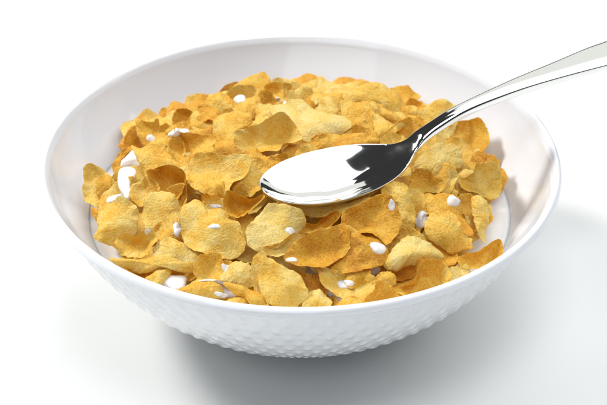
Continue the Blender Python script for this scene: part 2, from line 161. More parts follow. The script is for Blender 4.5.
DROPS = [
  ((-59.4, 16.5, 65.7), [(1.9,0),(1.7,-0.9),(0.9,-1.5),(0,-1.7),(-0.9,-1.6),(-1.8,-1),(-1.9,0),(-1.5,0.8),(-0.9,1.5),(-0,1.9),(0.9,1.6),(1.6,0.9)], 'small milk blob on the ear shaped flake at back left', 0),
  ((-55.1, -42.9, 61.8), [(1.3,-0),(1.1,-0.5),(0.6,-0.7),(0,-0.9),(-0.6,-0.9),(-1.1,-0.5),(-1.2,-0),(-1,0.4),(-0.6,0.8),(-0,0.9),(0.6,0.8),(1,0.5)], 'tiny milk bead on the top of the kidney shaped flake', 0),
  ((-44.6, -46.3, 64.8), [(1.6,-0),(1.3,-1.8),(0.7,-2.8),(0.1,-3.2),(-0.6,-2.7),(-1.1,-1.5),(-1.4,-0),(-1.5,2),(-0.8,3.2),(-0.1,2.8),(0.5,2.4),(1.2,1.7)], 'long white milk drip beside the pale domed flake', 0),
  ((-30.6, -47.4, 67.1), [(2.5,0),(2.1,-0.6),(1.1,-0.9),(0,-1),(-1.3,-1.1),(-2.4,-0.6),(-2.5,0),(-1.8,0.5),(-1.1,0.9),(-0,1.2),(1.3,1),(2.2,0.6)], 'milk splash in the middle of the very large flat flake', 0),
  ((-31.0, -37.2, 68.8), [(2.6,0),(2.2,-0.5),(1.1,-0.7),(0,-0.9),(-1.3,-0.9),(-2.3,-0.5),(-2.5,0),(-2,0.4),(-1.2,0.8),(-0,0.9),(1.2,0.8),(2.1,0.5)], 'flat milk streak at the top of the very large flat flake', 0),
  ((-25.8, -66.6, 62.2), [(2.2,-0),(1.8,-1),(0.9,-1.5),(0,-1.7),(-0.9,-1.5),(-1.5,-0.8),(-2,-0),(-2,1.1),(-1.1,1.7),(-0,1.5),(0.8,1.3),(1.7,0.9)], 'round milk blob above the front left rim', 0),
  ((-31.3, -71.8, 60.1), [(5.1,-0.7),(4.4,-0.6),(2.6,-0.2),(-0,0),(-2.4,-0.1),(-3.8,-0.4),(-5,-0.7),(-4.8,-0.2),(-2.7,0.8),(-0,1.2),(2.3,0.9),(4.3,-0)], 'thin curved milk arc on the front left flakes', 0),
  ((-44.2, -70.3, 57.5), [(4,0),(4,-1.5),(3,-3.2),(0.2,-3.5),(-2,-2.4),(-3.4,-1.3),(-4.7,0),(-4.5,1.7),(-2.6,2.8),(-0.2,3.2),(2.4,2.9),(3.8,1.5)], 'big white milk pool drop against the front left rim', 1),
  ((-27.6, -77.8, 55.9), [(2.8,0),(2.3,-0.5),(1.3,-0.8),(0,-1),(-1.3,-0.8),(-2.1,-0.4),(-2.6,0),(-2.6,0.6),(-1.4,0.9),(-0,0.9),(1.2,0.8),(2.4,0.5)], 'milk streak touching the front rim', 0),
  ((-3.3, -51.9, 68.1), [(1.8,0),(1.7,-0.7),(1.1,-1.4),(0,-1.6),(-0.9,-1.2),(-1.4,-0.6),(-1.9,0),(-1.8,0.8),(-1,1.3),(-0,1.5),(1,1.2),(1.6,0.7)], 'oval milk drop on the broad striated flake', 0),
  ((-2.6, -68.9, 64.1), [(2,0),(2,-0.5),(1.3,-1),(0,-1.1),(-1.1,-0.9),(-2.1,-0.6),(-2.5,0),(-1.9,0.5),(-1.1,0.9),(-0,1.2),(1.3,1.1),(2,0.5)], 'small milk patch under the dished brown centred flake', 0),
  ((16.4, -73.3, 59.6), [(3.4,0),(2.9,-0.9),(1.6,-1.6),(-0,-1.8),(-1.5,-1.4),(-2.5,-0.8),(-3.2,0),(-3.1,1),(-1.7,1.7),(0,1.6),(1.4,1.3),(2.7,0.9)], 'milk smear on the soaking yellow flake', 0),
  ((26.4, -68.0, 61.5), [(4.8,0),(3.7,-1.1),(2,-1.9),(-0.1,-2.2),(-2.1,-1.8),(-3.3,-1),(-4.3,0),(-4.2,1.3),(-2.3,2.1),(0.1,1.9),(1.8,1.6),(3.8,1.2)], 'milk puddle behind the small brown flake at the front', 1),
  ((28.1, -57.4, 64.9), [(3.2,0),(2.7,-1.3),(1.5,-2.3),(-0,-2.6),(-1.4,-2),(-2.3,-1.1),(-3,0),(-3,1.5),(-1.6,2.4),(0,2.3),(1.3,1.9),(2.6,1.3)], 'biggest round milk drop on the brown flake right of centre', 0),
  ((33.4, -35.4, 68.9), [(1.2,0),(1.2,-1.1),(0.8,-2.1),(-0,-2.4),(-0.7,-1.8),(-1.1,-1),(-1.4,0),(-1.2,1.1),(-0.7,2),(0,2.3),(0.8,2),(1.2,1)], 'upright milk drop on the edge of the toasted round flake', 0),
  ((45.1, -40.2, 65.9), [(2.4,-0),(2,-1.4),(1.1,-2.5),(-0.1,-3.1),(-1.4,-3),(-2.5,-1.8),(-2.5,-0),(-1.8,1.3),(-1.1,2.4),(0.1,3.3),(1.5,3),(2.3,1.6)], 'white milk patch left of the shield shaped flake', 0),
  ((57.0, -27.0, 65.2), [(2.9,-0),(2.2,-1.4),(1,-2),(-0.1,-2.3),(-1.3,-2.3),(-2.4,-1.4),(-2.6,-0),(-2.1,1.3),(-1.2,2.2),(0.1,2.4),(1.2,2.1),(2.3,1.4)], 'milk patch below the slender leaf shaped flake', 0),
  ((-24.2, 44.6, 66.5), [(2.3,0),(2.2,-1.1),(1.5,-2.2),(0,-2.6),(-1.3,-2),(-2.2,-1.1),(-2.6,0),(-2.3,1.1),(-1.4,2),(-0,2.5),(1.5,2.2),(2.2,1.1)], 'milky smear in the hollow of the back edge flake', 0),
  ((-9.3, 45.7, 67.2), [(1.1,0),(0.9,-0.5),(0.4,-0.7),(0,-0.9),(-0.5,-0.8),(-0.8,-0.5),(-1,0),(-0.9,0.5),(-0.5,0.8),(-0,0.9),(0.4,0.7),(0.9,0.5)], 'tiny milk glint below the round orange flake', 0),
  ((-6.4, 40.2, 68.1), [(0.9,-0),(0.7,-0.7),(0.4,-1.1),(0,-1.3),(-0.4,-1.3),(-0.8,-0.8),(-0.8,-0),(-0.6,0.6),(-0.4,1.1),(-0,1.4),(0.4,1.3),(0.8,0.7)], 'narrow milk glint just in front of the back edge', 0),
  ((-65.3, 3.5, 62.5), [(-5.3,0.3),(-4.4,3.3),(-2.2,5.1),(0.9,5.1),(3,2.7),(4.8,-0.9),(5.4,-4.5),(2.7,-3.9),(-0.8,-3.3),(-4.2,-3.9)], 'upper white milk puddle between flakes at the far left', 1),
  ((-65.5, -12.8, 63.0), [(-3.1,7.2),(-0.1,8.4),(2.7,7.2),(3.2,4.3),(1.6,0.2),(1.5,-4.4),(2.2,-8.4),(0.4,-10.1),(-1.4,-5.6),(-3.2,-1.5),(-3.9,3.1)], 'tall white milk runnel below the upper left puddle', 1),
  ((-69.0, -20.2, 60.9), [(-4.9,-1.7),(-3.5,0.6),(-0.5,1.8),(2.9,2.2),(5.6,0.6),(3.7,-0.5),(-0.4,-0.9),(-3,-2.1)], 'lower white milk streak beside the leftmost pale flake', 0),
  ((-46.9, 19.7, 66.4), [(-4.4,-1.6),(-2.9,0.9),(-0.2,1.9),(3.4,1.7),(4.2,0),(1.5,-0.8),(-1.6,-2.1)], 'bright milk patch under the dark upright flake at back left', 0),
  ((-24.7, -75.5, 58.4), [(-3.7,0.7),(-2.4,3.3),(0.1,3.3),(2.6,0.7),(3.8,-2.3),(1.4,-3.3),(-1.8,-2.3)], 'pinkish milk puddle between flakes at the front left', 1),
  ((10.9, -77.6, 59.0), [(-4.4,3.4),(-1.6,4.4),(1.2,2.9),(3.6,-0.7),(4.6,-4.2),(1.8,-4.7),(-1.3,-1.7),(-4.1,0.8)], 'forked milk puddle running to the front rim', 1),
]

scene = bpy.context.scene
col = scene.collection

# ------------------------------------------------------------------ helpers
def tag(o, label=None, cat=None, group=None, kind=None):
    if label: o['label'] = label
    if cat: o['category'] = cat
    if group: o['group'] = group
    if kind: o['kind'] = kind
    return o

def mesh_obj(name, V, Fc, mat, parent=None, smooth=True, normals=None):
    me = bpy.data.meshes.new(name)
    V = np.asarray(V, dtype=np.float64) * MM
    me.from_pydata(V.tolist(), [], [list(map(int, q)) for q in Fc])
    if smooth: me.shade_smooth()
    me.materials.append(mat)
    me.update()
    if normals is not None:
        me.normals_split_custom_set_from_vertices(normals.tolist())
    o = bpy.data.objects.new(name, me)
    col.objects.link(o)
    if parent: o.parent = parent
    return o

def empty(name, loc=(0, 0, 0)):
    o = bpy.data.objects.new(name, None)
    o.location = loc; o.empty_display_size = .01
    col.objects.link(o)
    return o

def vnormals(V, Fc):
    V = np.asarray(V); Q = np.asarray([q if len(q) == 4 else (q[0], q[1], q[2], q[2]) for q in Fc])
    n = np.cross(V[Q[:, 2]] - V[Q[:, 0]], V[Q[:, 3]] - V[Q[:, 1]])
    t = Q[:, 2] == Q[:, 3]
    n[t] = np.cross(V[Q[t, 1]] - V[Q[t, 0]], V[Q[t, 2]] - V[Q[t, 0]])
    N = np.zeros_like(V)
    for k in range(4): np.add.at(N, Q[:, k], n)
    return N / np.maximum(np.linalg.norm(N, axis=1, keepdims=True), 1e-12)

class NT:
    def __init__(s, name):
        s.m = bpy.data.materials.new(name); s.m.use_nodes = True
        s.t = s.m.node_tree; s.b = s.t.nodes['Principled BSDF']
    def n(s, typ, **kw):
        nd = s.t.nodes.new(typ)
        for k, v in kw.items():
            if k.startswith('i_'): nd.inputs[k[2:].replace('_', ' ')].default_value = v
            else: setattr(nd, k, v)
        return nd
    def l(s, a, b): s.t.links.new(a, b)
    def set(s, **kw):
        for k, v in kw.items(): s.b.inputs[k.replace('_', ' ')].default_value = v
    def ramp(s, fac, stops):
        r = s.n('ShaderNodeValToRGB'); e = r.color_ramp.elements
        while len(e) < len(stops): e.new(.5)
        for q, (p, c) in zip(e, stops): q.position = p; q.color = (*c, 1) if len(c) == 3 else c
        s.l(fac, r.inputs['Fac']); return r

# ------------------------------------------------------------------ materials
def porcelain():
    m = NT('porcelain'); tc = m.n('ShaderNodeTexCoord')
    nz = m.n('ShaderNodeTexNoise', i_Scale=18.0, i_Detail=2.0); m.l(tc.outputs['Object'], nz.inputs['Vector'])
    r = m.ramp(nz.outputs['Fac'], [(.3, (.815, .835, .875)), (.7, (.83, .85, .885))])
    m.l(r.outputs['Color'], m.b.inputs['Base Color'])
    m.set(Roughness=.09, IOR=1.5, Coat_Weight=.2, Coat_Roughness=.06)
    m.b.inputs['Subsurface Weight'].default_value = .12
    m.b.inputs['Subsurface Radius'].default_value = (.004, .004, .004)
    m.b.inputs['Subsurface Scale'].default_value = 1
    return m.m

def table_mat():
    m = NT('table_white'); tc = m.n('ShaderNodeTexCoord')
    nz = m.n('ShaderNodeTexNoise', i_Scale=6.0, i_Detail=5.0); m.l(tc.outputs['Object'], nz.inputs['Vector'])
    r = m.ramp(nz.outputs['Fac'], [(.3, (.80, .81, .795)), (.7, (.82, .83, .815))])
    m.l(r.outputs['Color'], m.b.inputs['Base Color']); m.set(Roughness=.55)
    m.b.inputs['Specular IOR Level'].default_value = .3
    return m.m

def steel():
    m = NT('polished_steel'); tc = m.n('ShaderNodeTexCoord')
    mp = m.n('ShaderNodeMapping'); mp.inputs['Scale'].default_value = (1, 8, 8)
    m.l(tc.outputs['Object'], mp.inputs['Vector'])
    nz = m.n('ShaderNodeTexNoise', i_Scale=60.0, i_Detail=4.0); m.l(mp.outputs['Vector'], nz.inputs['Vector'])
    r = m.n('ShaderNodeMapRange'); r.inputs['To Min'].default_value = .035; r.inputs['To Max'].default_value = .10
    m.l(nz.outputs['Fac'], r.inputs['Value']); m.l(r.outputs['Result'], m.b.inputs['Roughness'])
    m.set(Metallic=1.0); m.b.inputs['Base Color'].default_value = (.83, .83, .81, 1)
    return m.m

def milk_mat():
    m = NT('milk')
    m.b.inputs['Base Color'].default_value = (.90, .885, .86, 1)
    m.set(Roughness=.12, IOR=1.36)
    m.b.inputs['Subsurface Weight'].default_value = .6
    m.b.inputs['Subsurface Radius'].default_value = (.003, .0025, .002)
    m.b.inputs['Subsurface Scale'].default_value = 1
    return m.m

def flake_mat(name, pale, gold, brown, mid):
    m = NT(name); tc = m.n('ShaderNodeTexCoord'); oi = m.n('ShaderNodeObjectInfo')
    add = m.n('ShaderNodeVectorMath', operation='ADD'); sc = m.n('ShaderNodeVectorMath', operation='SCALE')
    cb = m.n('ShaderNodeCombineXYZ'); m.l(oi.outputs['Random'], cb.inputs[0]); m.l(oi.outputs['Random'], cb.inputs[2])
    m.l(cb.outputs[0], sc.inputs[0]); sc.inputs['Scale'].default_value = 3.0
    m.l(tc.outputs['Object'], add.inputs[0]); m.l(sc.outputs[0], add.inputs[1]); P = add.outputs[0]
    n1 = m.n('ShaderNodeTexNoise', i_Scale=110.0, i_Detail=5.0, i_Roughness=.6, i_Distortion=.6); m.l(P, n1.inputs['Vector'])
    n2 = m.n('ShaderNodeTexNoise', i_Scale=1300.0, i_Detail=3.0, i_Roughness=.65); m.l(P, n2.inputs['Vector'])
    vo = m.n('ShaderNodeTexVoronoi', i_Scale=480.0); vo.feature = 'SMOOTH_F1'; m.l(P, vo.inputs['Vector'])
    vf = m.n('ShaderNodeTexVoronoi', i_Scale=1300.0); m.l(P, vf.inputs['Vector'])
    # colour: large patches + fine grain + the toasted rim stored on the mesh
    mx = m.n('ShaderNodeMath', operation='MULTIPLY_ADD'); m.l(n2.outputs['Fac'], mx.inputs[0]); mx.inputs[1].default_value = .50
    n1s = m.n('ShaderNodeMath', operation='MULTIPLY_ADD'); n1s.inputs[1].default_value = .62; n1s.inputs[2].default_value = .19
    m.l(n1.outputs['Fac'], n1s.inputs[0]); m.l(n1s.outputs[0], mx.inputs[2])
    sh = m.n('ShaderNodeMath', operation='MULTIPLY_ADD'); m.l(oi.outputs['Random'], sh.inputs[0]); sh.inputs[1].default_value = .18
    m.l(mx.outputs[0], sh.inputs[2])
    r = m.ramp(sh.outputs[0], [(mid - .17, pale), (mid, gold), (mid + .24, brown)])
    at = m.n('ShaderNodeAttribute', attribute_name='toast')
    mixc = m.n('ShaderNodeMix', data_type='RGBA'); m.l(at.outputs['Fac'], mixc.inputs[0])
    m.l(r.outputs['Color'], mixc.inputs[6]); mixc.inputs[7].default_value = (*brown, 1)
    # scattered darker specks of bran
    sp = m.ramp(vf.outputs['Distance'], [(.0, (1, 1, 1)), (.12, (0, 0, 0))])
    spn = m.n('ShaderNodeTexNoise', i_Scale=300.0); m.l(P, spn.inputs['Vector'])
    spr = m.ramp(spn.outputs['Fac'], [(.55, (0, 0, 0)), (.65, (.45, .45, .45))])
    mm_ = m.n('ShaderNodeMath', operation='MULTIPLY'); m.l(sp.outputs['Color'], mm_.inputs[0]); m.l(spr.outputs['Color'], mm_.inputs[1])
    mix2 = m.n('ShaderNodeMix', data_type='RGBA'); m.l(mm_.outputs[0], mix2.inputs[0])
    m.l(mixc.outputs[2], mix2.inputs[6]); mix2.inputs[7].default_value = (.34, .11, .015, 1)
    m.l(mix2.outputs[2], m.b.inputs['Base Color'])
    # relief
    b1 = m.n('ShaderNodeBump', i_Strength=.5, i_Distance=.0006, invert=True); m.l(vo.outputs['Distance'], b1.inputs['Height'])
    b2 = m.n('ShaderNodeBump', i_Strength=1.0, i_Distance=.0007); m.l(n2.outputs['Fac'], b2.inputs['Height']); m.l(b1.outputs[0], b2.inputs['Normal'])
    m.l(b2.outputs[0], m.b.inputs['Normal'])
    rr = m.n('ShaderNodeMapRange'); rr.inputs['To Min'].default_value = .18; rr.inputs['To Max'].default_value = .5
    m.l(n1.outputs['Fac'], rr.inputs['Value']); m.l(rr.outputs['Result'], m.b.inputs['Roughness'])
    m.b.inputs['Specular IOR Level'].default_value = .45
    tr = m.n('ShaderNodeBsdfTranslucent'); m.l(b2.outputs[0], tr.inputs['Normal'])
    g_ = m.n('ShaderNodeGamma'); g_.inputs['Gamma'].default_value = .8
    m.l(mix2.outputs[2], g_.inputs['Color']); m.l(g_.outputs[0], tr.inputs['Color'])
    ms = m.n('ShaderNodeMixShader'); ms.inputs[0].default_value = .27
    m.l(m.b.outputs[0], ms.inputs[1]); m.l(tr.outputs[0], ms.inputs[2])
    m.l(ms.outputs[0], m.t.nodes['Material Output'].inputs['Surface'])
    return m.m

M_BOWL = porcelain(); M_TABLE = table_mat(); M_STEEL = steel(); M_MILK = milk_mat()
M_FL = [flake_mat('cornflake_pale', (.98, .81, .33), (.97, .70, .15), (.88, .50, .06), .86),
        flake_mat('cornflake_golden', (.98, .80, .28), (.96, .62, .085), (.84, .40, .022), .86),
        flake_mat('cornflake_toasted', (.96, .66, .12), (.90, .49, .038), (.68, .26, .011), .85)]

# ------------------------------------------------------------------ table
xs = np.linspace(-3000, 3000, 40); n = len(xs)
tb = mesh_obj('tabletop', [(x, y, 0) for y in xs for x in xs],
              [(j*n+i, j*n+i+1, (j+1)*n+i+1, (j+1)*n+i) for j in range(n-1) for i in range(n-1)], M_TABLE)
tag(tb, 'seamless white table surface under the bowl', kind='structure')

# ------------------------------------------------------------------ bowl
def r_out(d):                       # outer radius at depth d below the rim
    s = np.clip(d / 69.0, 0, 1)
    return 97.2 * (1 - s**1.4)**(1/2.2)
def r_in(d):
    s = np.clip(np.asarray(d, float) / 64.0, 0, 1)
    return 96.4 * (1 - s**1.25)**(1/2.1)

def lathe(prof, na, disp=None):
    """prof: list of (r, z); returns verts, quads of an open surface of revolution."""
    th = np.linspace(0, 2*math.pi, na, endpoint=False)
    P = np.asarray(prof, float); V = np.zeros((len(P), na, 3))
    R = P[:, :1] + np.zeros((1, na)); Z = P[:, 1:] + np.zeros((1, na))
    if disp is not None:
        dn, nr, nz = disp(th, P); R = R + dn*nr[:, None]; Z = Z + dn*nz[:, None]
    V[..., 0] = R*np.cos(th); V[..., 1] = R*np.sin(th); V[..., 2] = Z
    k = len(P); Fc = []
    i = np.arange(na); i2 = (i+1) % na
    for j in range(k-1):
        Fc.append(np.stack([j*na+i, j*na+i2, (j+1)*na+i2, (j+1)*na+i], 1))
    return V.reshape(-1, 3), np.concatenate(Fc)

bowl = empty('cereal_bowl')
tag(bowl, 'white porcelain bowl with a smooth rim and dimpled outside, full of cornflakes', 'bowl')

# inside surface + lip share one profile so their shading runs on
lip = []
for a in np.linspace(-8, 60, 10):                # outer shoulder up to the crest
    a = math.radians(a); lip.append((97.6 + 2.4*math.cos(a), RIM - 2.4 + 2.4*math.sin(a)))
lip += [(98.45, RIM-.12), (98.05, RIM-.04), (97.6, RIM-.12), (97.2, RIM-.36), (96.8, RIM-.75), (96.4, RIM-1.3), (96.0, RIM-1.95)]
under = [(94.4, RIM-5.8), (95.5, RIM-5.4), (96.7, RIM-5.0), (98.0, RIM-4.5), (99.1, RIM-3.8), (99.75, RIM-3.0)]
lip = under + lip
inner = []
for d in np.linspace(2.6, 62.5, 90)[:]:
    inner.append((float(r_in(d)), RIM - d))
inner += [(14, RIM-63.2), (7, RIM-63.2), (.01, RIM-63.2)]
prof = lip + inner
V, Fq = lathe(prof, 256)
# lathe() winds outward for a profile that runs downward; this one runs up and over
Fq = Fq[:, ::-1]
N = vnormals(V, Fq)
split = len(lip)
def sub(V, Fq, N, j0, j1, na):
    m = (Fq.min(1) >= j0*na) & (Fq.max(1) < (j1+1)*na)
    q = Fq[m]; 
    return V[j0*na:(j1+1)*na], q - j0*na, N[j0*na:(j1+1)*na]
def orient(V, Fq, N, test):
    """flip everything when the normal at a test vertex points the wrong way"""
    return (Fq, N) if test(V, N) else (Fq[:, ::-1], -N)
Fq, N = orient(V, Fq, N, lambda V, N: N[(split+40)*256][0] < 0)
a, b, c_ = sub(V, Fq, N, 0, split, 256); mesh_obj('rim', a, b, M_BOWL, bowl, normals=c_)
a, b, c_ = sub(V, Fq, N, split, len(prof)-1, 256); mesh_obj('inner_wall', a, b, M_BOWL, bowl, normals=c_)

# dimpled outside wall
ds = np.concatenate([np.linspace(4.9, 14, 36), np.linspace(14.4, 60, 150), np.linspace(60.3, 64.4, 14)])
pr = np.array([(float(r_out(d)), RIM - d) for d in ds])
arc = np.concatenate([[0], np.cumsum(np.hypot(*np.diff(pr, axis=0).T))])
def bumps(th, P):
    tg = np.gradient(P, axis=0); tg /= np.linalg.norm(tg, axis=1, keepdims=True)
    nr, nz = -tg[:, 1], tg[:, 0]
    if nr[0] < 0: nr, nz = -nr, -nz
    f = np.cos(76*th)[None]*np.cos(math.pi*(arc[:, None])/6.0)
    f = np.clip(f+.15, 0, None)**1.4
    fade = np.clip((arc-1.2)/2, 0, 1)*np.clip((arc[-1]-arc)/12, 0, 1)
    return (.34*f - .11)*fade[:, None] - .55*np.exp(-arc/.9)[:, None], nr, nz
V, Fq = lathe(pr, 1216, bumps)
N = vnormals(V, Fq); Fq, N = orient(V, Fq, N, lambda V, N: N[20*1216][0] > 0)
mesh_obj('dimpled_wall', V, Fq, M_BOWL, bowl)
foot = [(36.5, 5.0), (36.0, 1.0), (35.2, .2), (34.0, 0.05), (33.0, .3), (32.2, 1.2), (31.5, 2.6), (20, 3.2), (.01, 3.2)]
V, Fq = lathe(foot, 128); N = vnormals(V, Fq); Fq, N = orient(V, Fq, N, lambda V, N: N[0][0] > 0)
mesh_obj('foot_ring', V, Fq, M_BOWL, bowl)

# ------------------------------------------------------------------ milk in the bowl
MILK_Z = RIM - 24.0
rng = np.random.default_rng(5)
def waves(X, Y, seed, lams, amps):
    g = np.random.default_rng(seed); Z = np.zeros_like(X)
    for lam, am in zip(lams, amps):
        for _ in range(4):
            a, p = g.uniform(0, 2*math.pi, 2)
            Z = Z + am*.5*np.cos(2*math.pi*(X*math.cos(a)+Y*math.sin(a))/(lam*g.uniform(.8, 1.3))+p)
    return Z
na, nr_ = 160, 40
th = np.linspace(0, 2*math.pi, na, endpoint=False); rho = np.linspace(0.005, 1, nr_)
Rm = float(r_in(RIM-MILK_Z)) + .3
X = (rho[:, None]*Rm)*np.cos(th); Y = (rho[:, None]*Rm)*np.sin(th)
Z = MILK_Z + waves(X, Y, 3, (30, 14), (.35, .15))*(1-rho[:, None]**8) + .3*np.exp(-(Rm-rho*Rm)/1.0)[:, None]
Vt = np.stack([X, Y, Z], -1).reshape(-1, 3)
dd = [4, 9, 14]
Vs = [np.stack([(float(r_in(RIM-MILK_Z+d))-.4)*np.cos(th), (float(r_in(RIM-MILK_Z+d))-.4)*np.sin(th), 0*th+MILK_Z-d], -1) for d in dd]
Vm = np.concatenate([Vt]+Vs); K = nr_+len(dd); i = np.arange(na); i2 = (i+1) % na
Fm = [list(q) for j in range(K-1) for q in np.stack([j*na+i, (j+1)*na+i, (j+1)*na+i2, j*na+i2], 1)]
Fm.append(list(range(na))[::1]); Fm.append(list(((K-1)*na+i)[::-1]))
pool = mesh_obj('milk', Vm, Fm, M_MILK)
tag(pool, 'white milk lying under the cornflakes and showing through gaps between them', 'milk')

# ------------------------------------------------------------------ cornflakes
def smooth_loop(P, n):
    P = np.asarray(P, float); k = len(P); out = []
    for i in range(k):
        p0, p1, p2, p3 = P[i-1], P[i], P[(i+1) % k], P[(i+2) % k]
        for t in np.linspace(0, 1, 12, endpoint=False):
            out.append(.5*((2*p1)+(-p0+p2)*t+(2*p0-5*p1+4*p2-p3)*t*t+(-p0+3*p1-3*p2+p3)*t**3))
    Q = np.array(out); L = np.concatenate([[0], np.cumsum(np.linalg.norm(np.roll(Q, -1, 0)-Q, axis=1))])
    s = np.linspace(0, L[-1], n, endpoint=False); Q2 = np.vstack([Q, Q[:1]])
    return np.stack([np.interp(s, L, Q2[:, 0]), np.interp(s, L, Q2[:, 1])], 1)

def flake_surface(outline, cup, seed, NA=110, NR=24):
    g = np.random.default_rng(seed)
    B = smooth_loop(outline, NA)
    area = .5*np.sum(B[:, 0]*np.roll(B[:, 1], -1)-np.roll(B[:, 0], -1)*B[:, 1])
    if area < 0: B = B[::-1].copy()
    size = math.sqrt(abs(area))
    c = B.mean(0)
    # ragged edge
    k = np.arange(NA)/NA*2*math.pi; e = np.zeros(NA)
    for fq in range(4, 34):
        e += np.cos(fq*k+g.uniform(0, 6.3))*g.normal(0, 1)*(1/fq**.75)
    D = B-c; B = c + D*(1+ (e*.30*min(1, size/12))[:, None]/np.maximum(np.linalg.norm(D, axis=1), 3)[:, None])
    rho = np.concatenate([[0.02], np.linspace(.1, .86, NR-7), [.9, .94, .97, .985, .995, 1.0]])
    XY = c + rho[:, None, None]*(B-c)[None]
    X, Y = XY[..., 0], XY[..., 1]; r = rho[:, None]
    curl = sum(g.normal(0, .35)*np.cos(q*k+g.uniform(0, 6.3)) for q in (1, 2, 3, 4, 5))
    lift = 0*k
    for _ in range(g.integers(2, 5)):
        dk = (k-g.uniform(0, 2*math.pi)+math.pi) % (2*math.pi)-math.pi
        lift = lift + g.choice([1, 1, 1, -1])*g.uniform(.8, 2.9)*np.exp(-(dk/g.uniform(.25, .7))**2)
    ruf = sum(g.normal(0, .12)*np.cos(q*k+g.uniform(0, 6.3)) for q in range(6, 17))
    Z = (1.8 if cup > 0 else 1.2)*cup*(r**2-.7) + 1.1*curl[None]*r**3*min(1.2, size/14) + lift[None]*np.clip((r-.45)/.55, 0, 1)**2.2*min(1.1, size/16) + ruf[None]*np.clip((r-.6)/.4, 0, 1)**2*min(1, size/15)
    Z = Z + waves(X, Y, seed+1, (size*.9, 7, 3.8), (.85*size/18, .15, .05))
    # blisters puffed up while toasting
    for _ in range(int(size*1.2)):
        q = B[g.integers(NA)]*g.uniform(0, .95)**.6; q = c+(q-c)*1.0
        w = g.uniform(.6, 1.5); s = 1 if g.random() < .75 else -1
        d2 = ((X-q[0])**2+(Y-q[1])**2)/(w*w)
        Z = Z + s*g.uniform(.06, .22)*np.exp(-d2**1.5)
    # fine wrinkles in one direction
    a = g.uniform(0, math.pi); uu = X*math.cos(a)+Y*math.sin(a)
    Z = Z + .03*np.cos(2*math.pi*uu/g.uniform(1.7, 2.6) + 1.2*waves(X, Y, seed+7, (6,), (1.4,)))*g.uniform(.3, 1.4)
    T = g.uniform(.5, .75)*(np.clip(1-r**14, 0, 1)**.5)*(1+.25*waves(X, Y, seed+9, (5,), (.8,)))
    toast = .14*np.clip(waves(X, Y, seed+4, (11, 5), (.8, .5))-.35, 0, 1) + 0*X
    return X, Y, Z, T, toast

def make_flake(P0, el, az, outline, cup, tone, seed, low=False, spin=0.):
    X, Y, Z, T, toast = flake_surface(outline, cup, seed, *((64, 14) if low else (110, 24)))
    NR, NA = X.shape
    e, a = math.radians(el), math.radians(az)
    n = np.array([math.cos(e)*math.sin(a), -math.cos(e)*math.cos(a), math.sin(e)])
    u = np.cross([0, 1., 0], n); u /= np.linalg.norm(u); v = np.cross(n, u)
    if spin: u, v = u*math.cos(spin)+v*math.sin(spin), -u*math.sin(spin)+v*math.cos(spin)
    Rm = np.stack([u, v, n], 1); P0 = np.asarray(P0, float)
    def world(Z_):
        W = np.stack([X, Y, Z_], -1).reshape(-1, 3)@Rm.T + P0
        r = np.hypot(W[:, 0], W[:, 1]); lim = np.where(RIM-W[:, 2] < 2, 92.5, r_in(np.maximum(RIM-W[:, 2], 2)))-.9
        k = np.minimum(1, lim/np.maximum(r, 1e-6)); W[:, :2] *= k[:, None]
        return (W-P0)@Rm
    top = world(Z+T/2); bot = world(Z-T/2)
    V = np.concatenate([top, bot[:-NA]])          # the outermost ring is shared
    nt = NR*NA; i = np.arange(NA); i2 = (i+1) % NA; Fc = []
    for j in range(NR-1): Fc += np.stack([j*NA+i, (j+1)*NA+i, (j+1)*NA+i2, j*NA+i2], 1).tolist()
    for j in range(NR-1):
        A = nt+j*NA; Bq = nt+(j+1)*NA if j < NR-2 else (NR-1)*NA
        Fc += np.stack([A+i, A+i2, Bq+i2, Bq+i], 1).tolist()
    Fc.append(list(range(NA))); Fc.append(list(range(nt, nt+NA))[::-1])
    o = mesh_obj('cornflake', V, Fc, M_FL[tone])
    at = o.data.attributes.new('toast', 'FLOAT', 'POINT')
    tt = np.concatenate([toast.reshape(-1), toast[:-1].reshape(-1)])
    at.data.foreach_set('value', np.clip(tt, 0, 1).astype(np.float32))
    o.matrix_world = Matrix([[*Rm[q], P0[q]*MM] for q in range(3)]+[[0, 0, 0, 1]])
    return o

flakes = []
for k, (P0, el, az, out, cup, tone, lab) in enumerate(FLAKES):
    o = make_flake(P0, el, az, out, cup, tone, 100+17*k)
    tag(o, lab, 'cornflake', 'cornflakes heaped in the bowl'); flakes.append(o)

def mound(x, y):
    return RIM-17+17*max(0, 1-(math.hypot(x, y)/86)**3)
g = np.random.default_rng(11)
heroes = np.array([f[0] for f in FLAKES])
pts = []
for layer, (dz, cnt) in enumerate(((-4.0, 75), (-9, 50))):
    tries = 0; mine = []
    while len(mine) < cnt and tries < 6000:
        tries += 1
        r, a = 76*math.sqrt(g.random()), g.uniform(0, 2*math.pi); x, y = r*math.cos(a), r*math.sin(a)
        if mine and min(math.hypot(x-p[0], y-p[1]) for p in mine) < 11: continue
        z = mound(x, y)+dz
        if math.hypot(x+69, y-20) < 8: continue       # the milk gaps
        mine.append((x, y)); pts.append((x, y, max(z, MILK_Z+1.0)))
NRING = len(pts)
for q in range(30):
    a = 2*math.pi*q/30+g.uniform(-.06, .06); x, y = 73*math.cos(a), 73*math.sin(a)
    if -.75 < (a if a < math.pi else a-2*math.pi) < .95: continue
    if math.hypot(x+69, y-20) < 8: continue
    pts.append((x, y, mound(x, y)-6.5))
NSMALL = len(pts)
mine = []
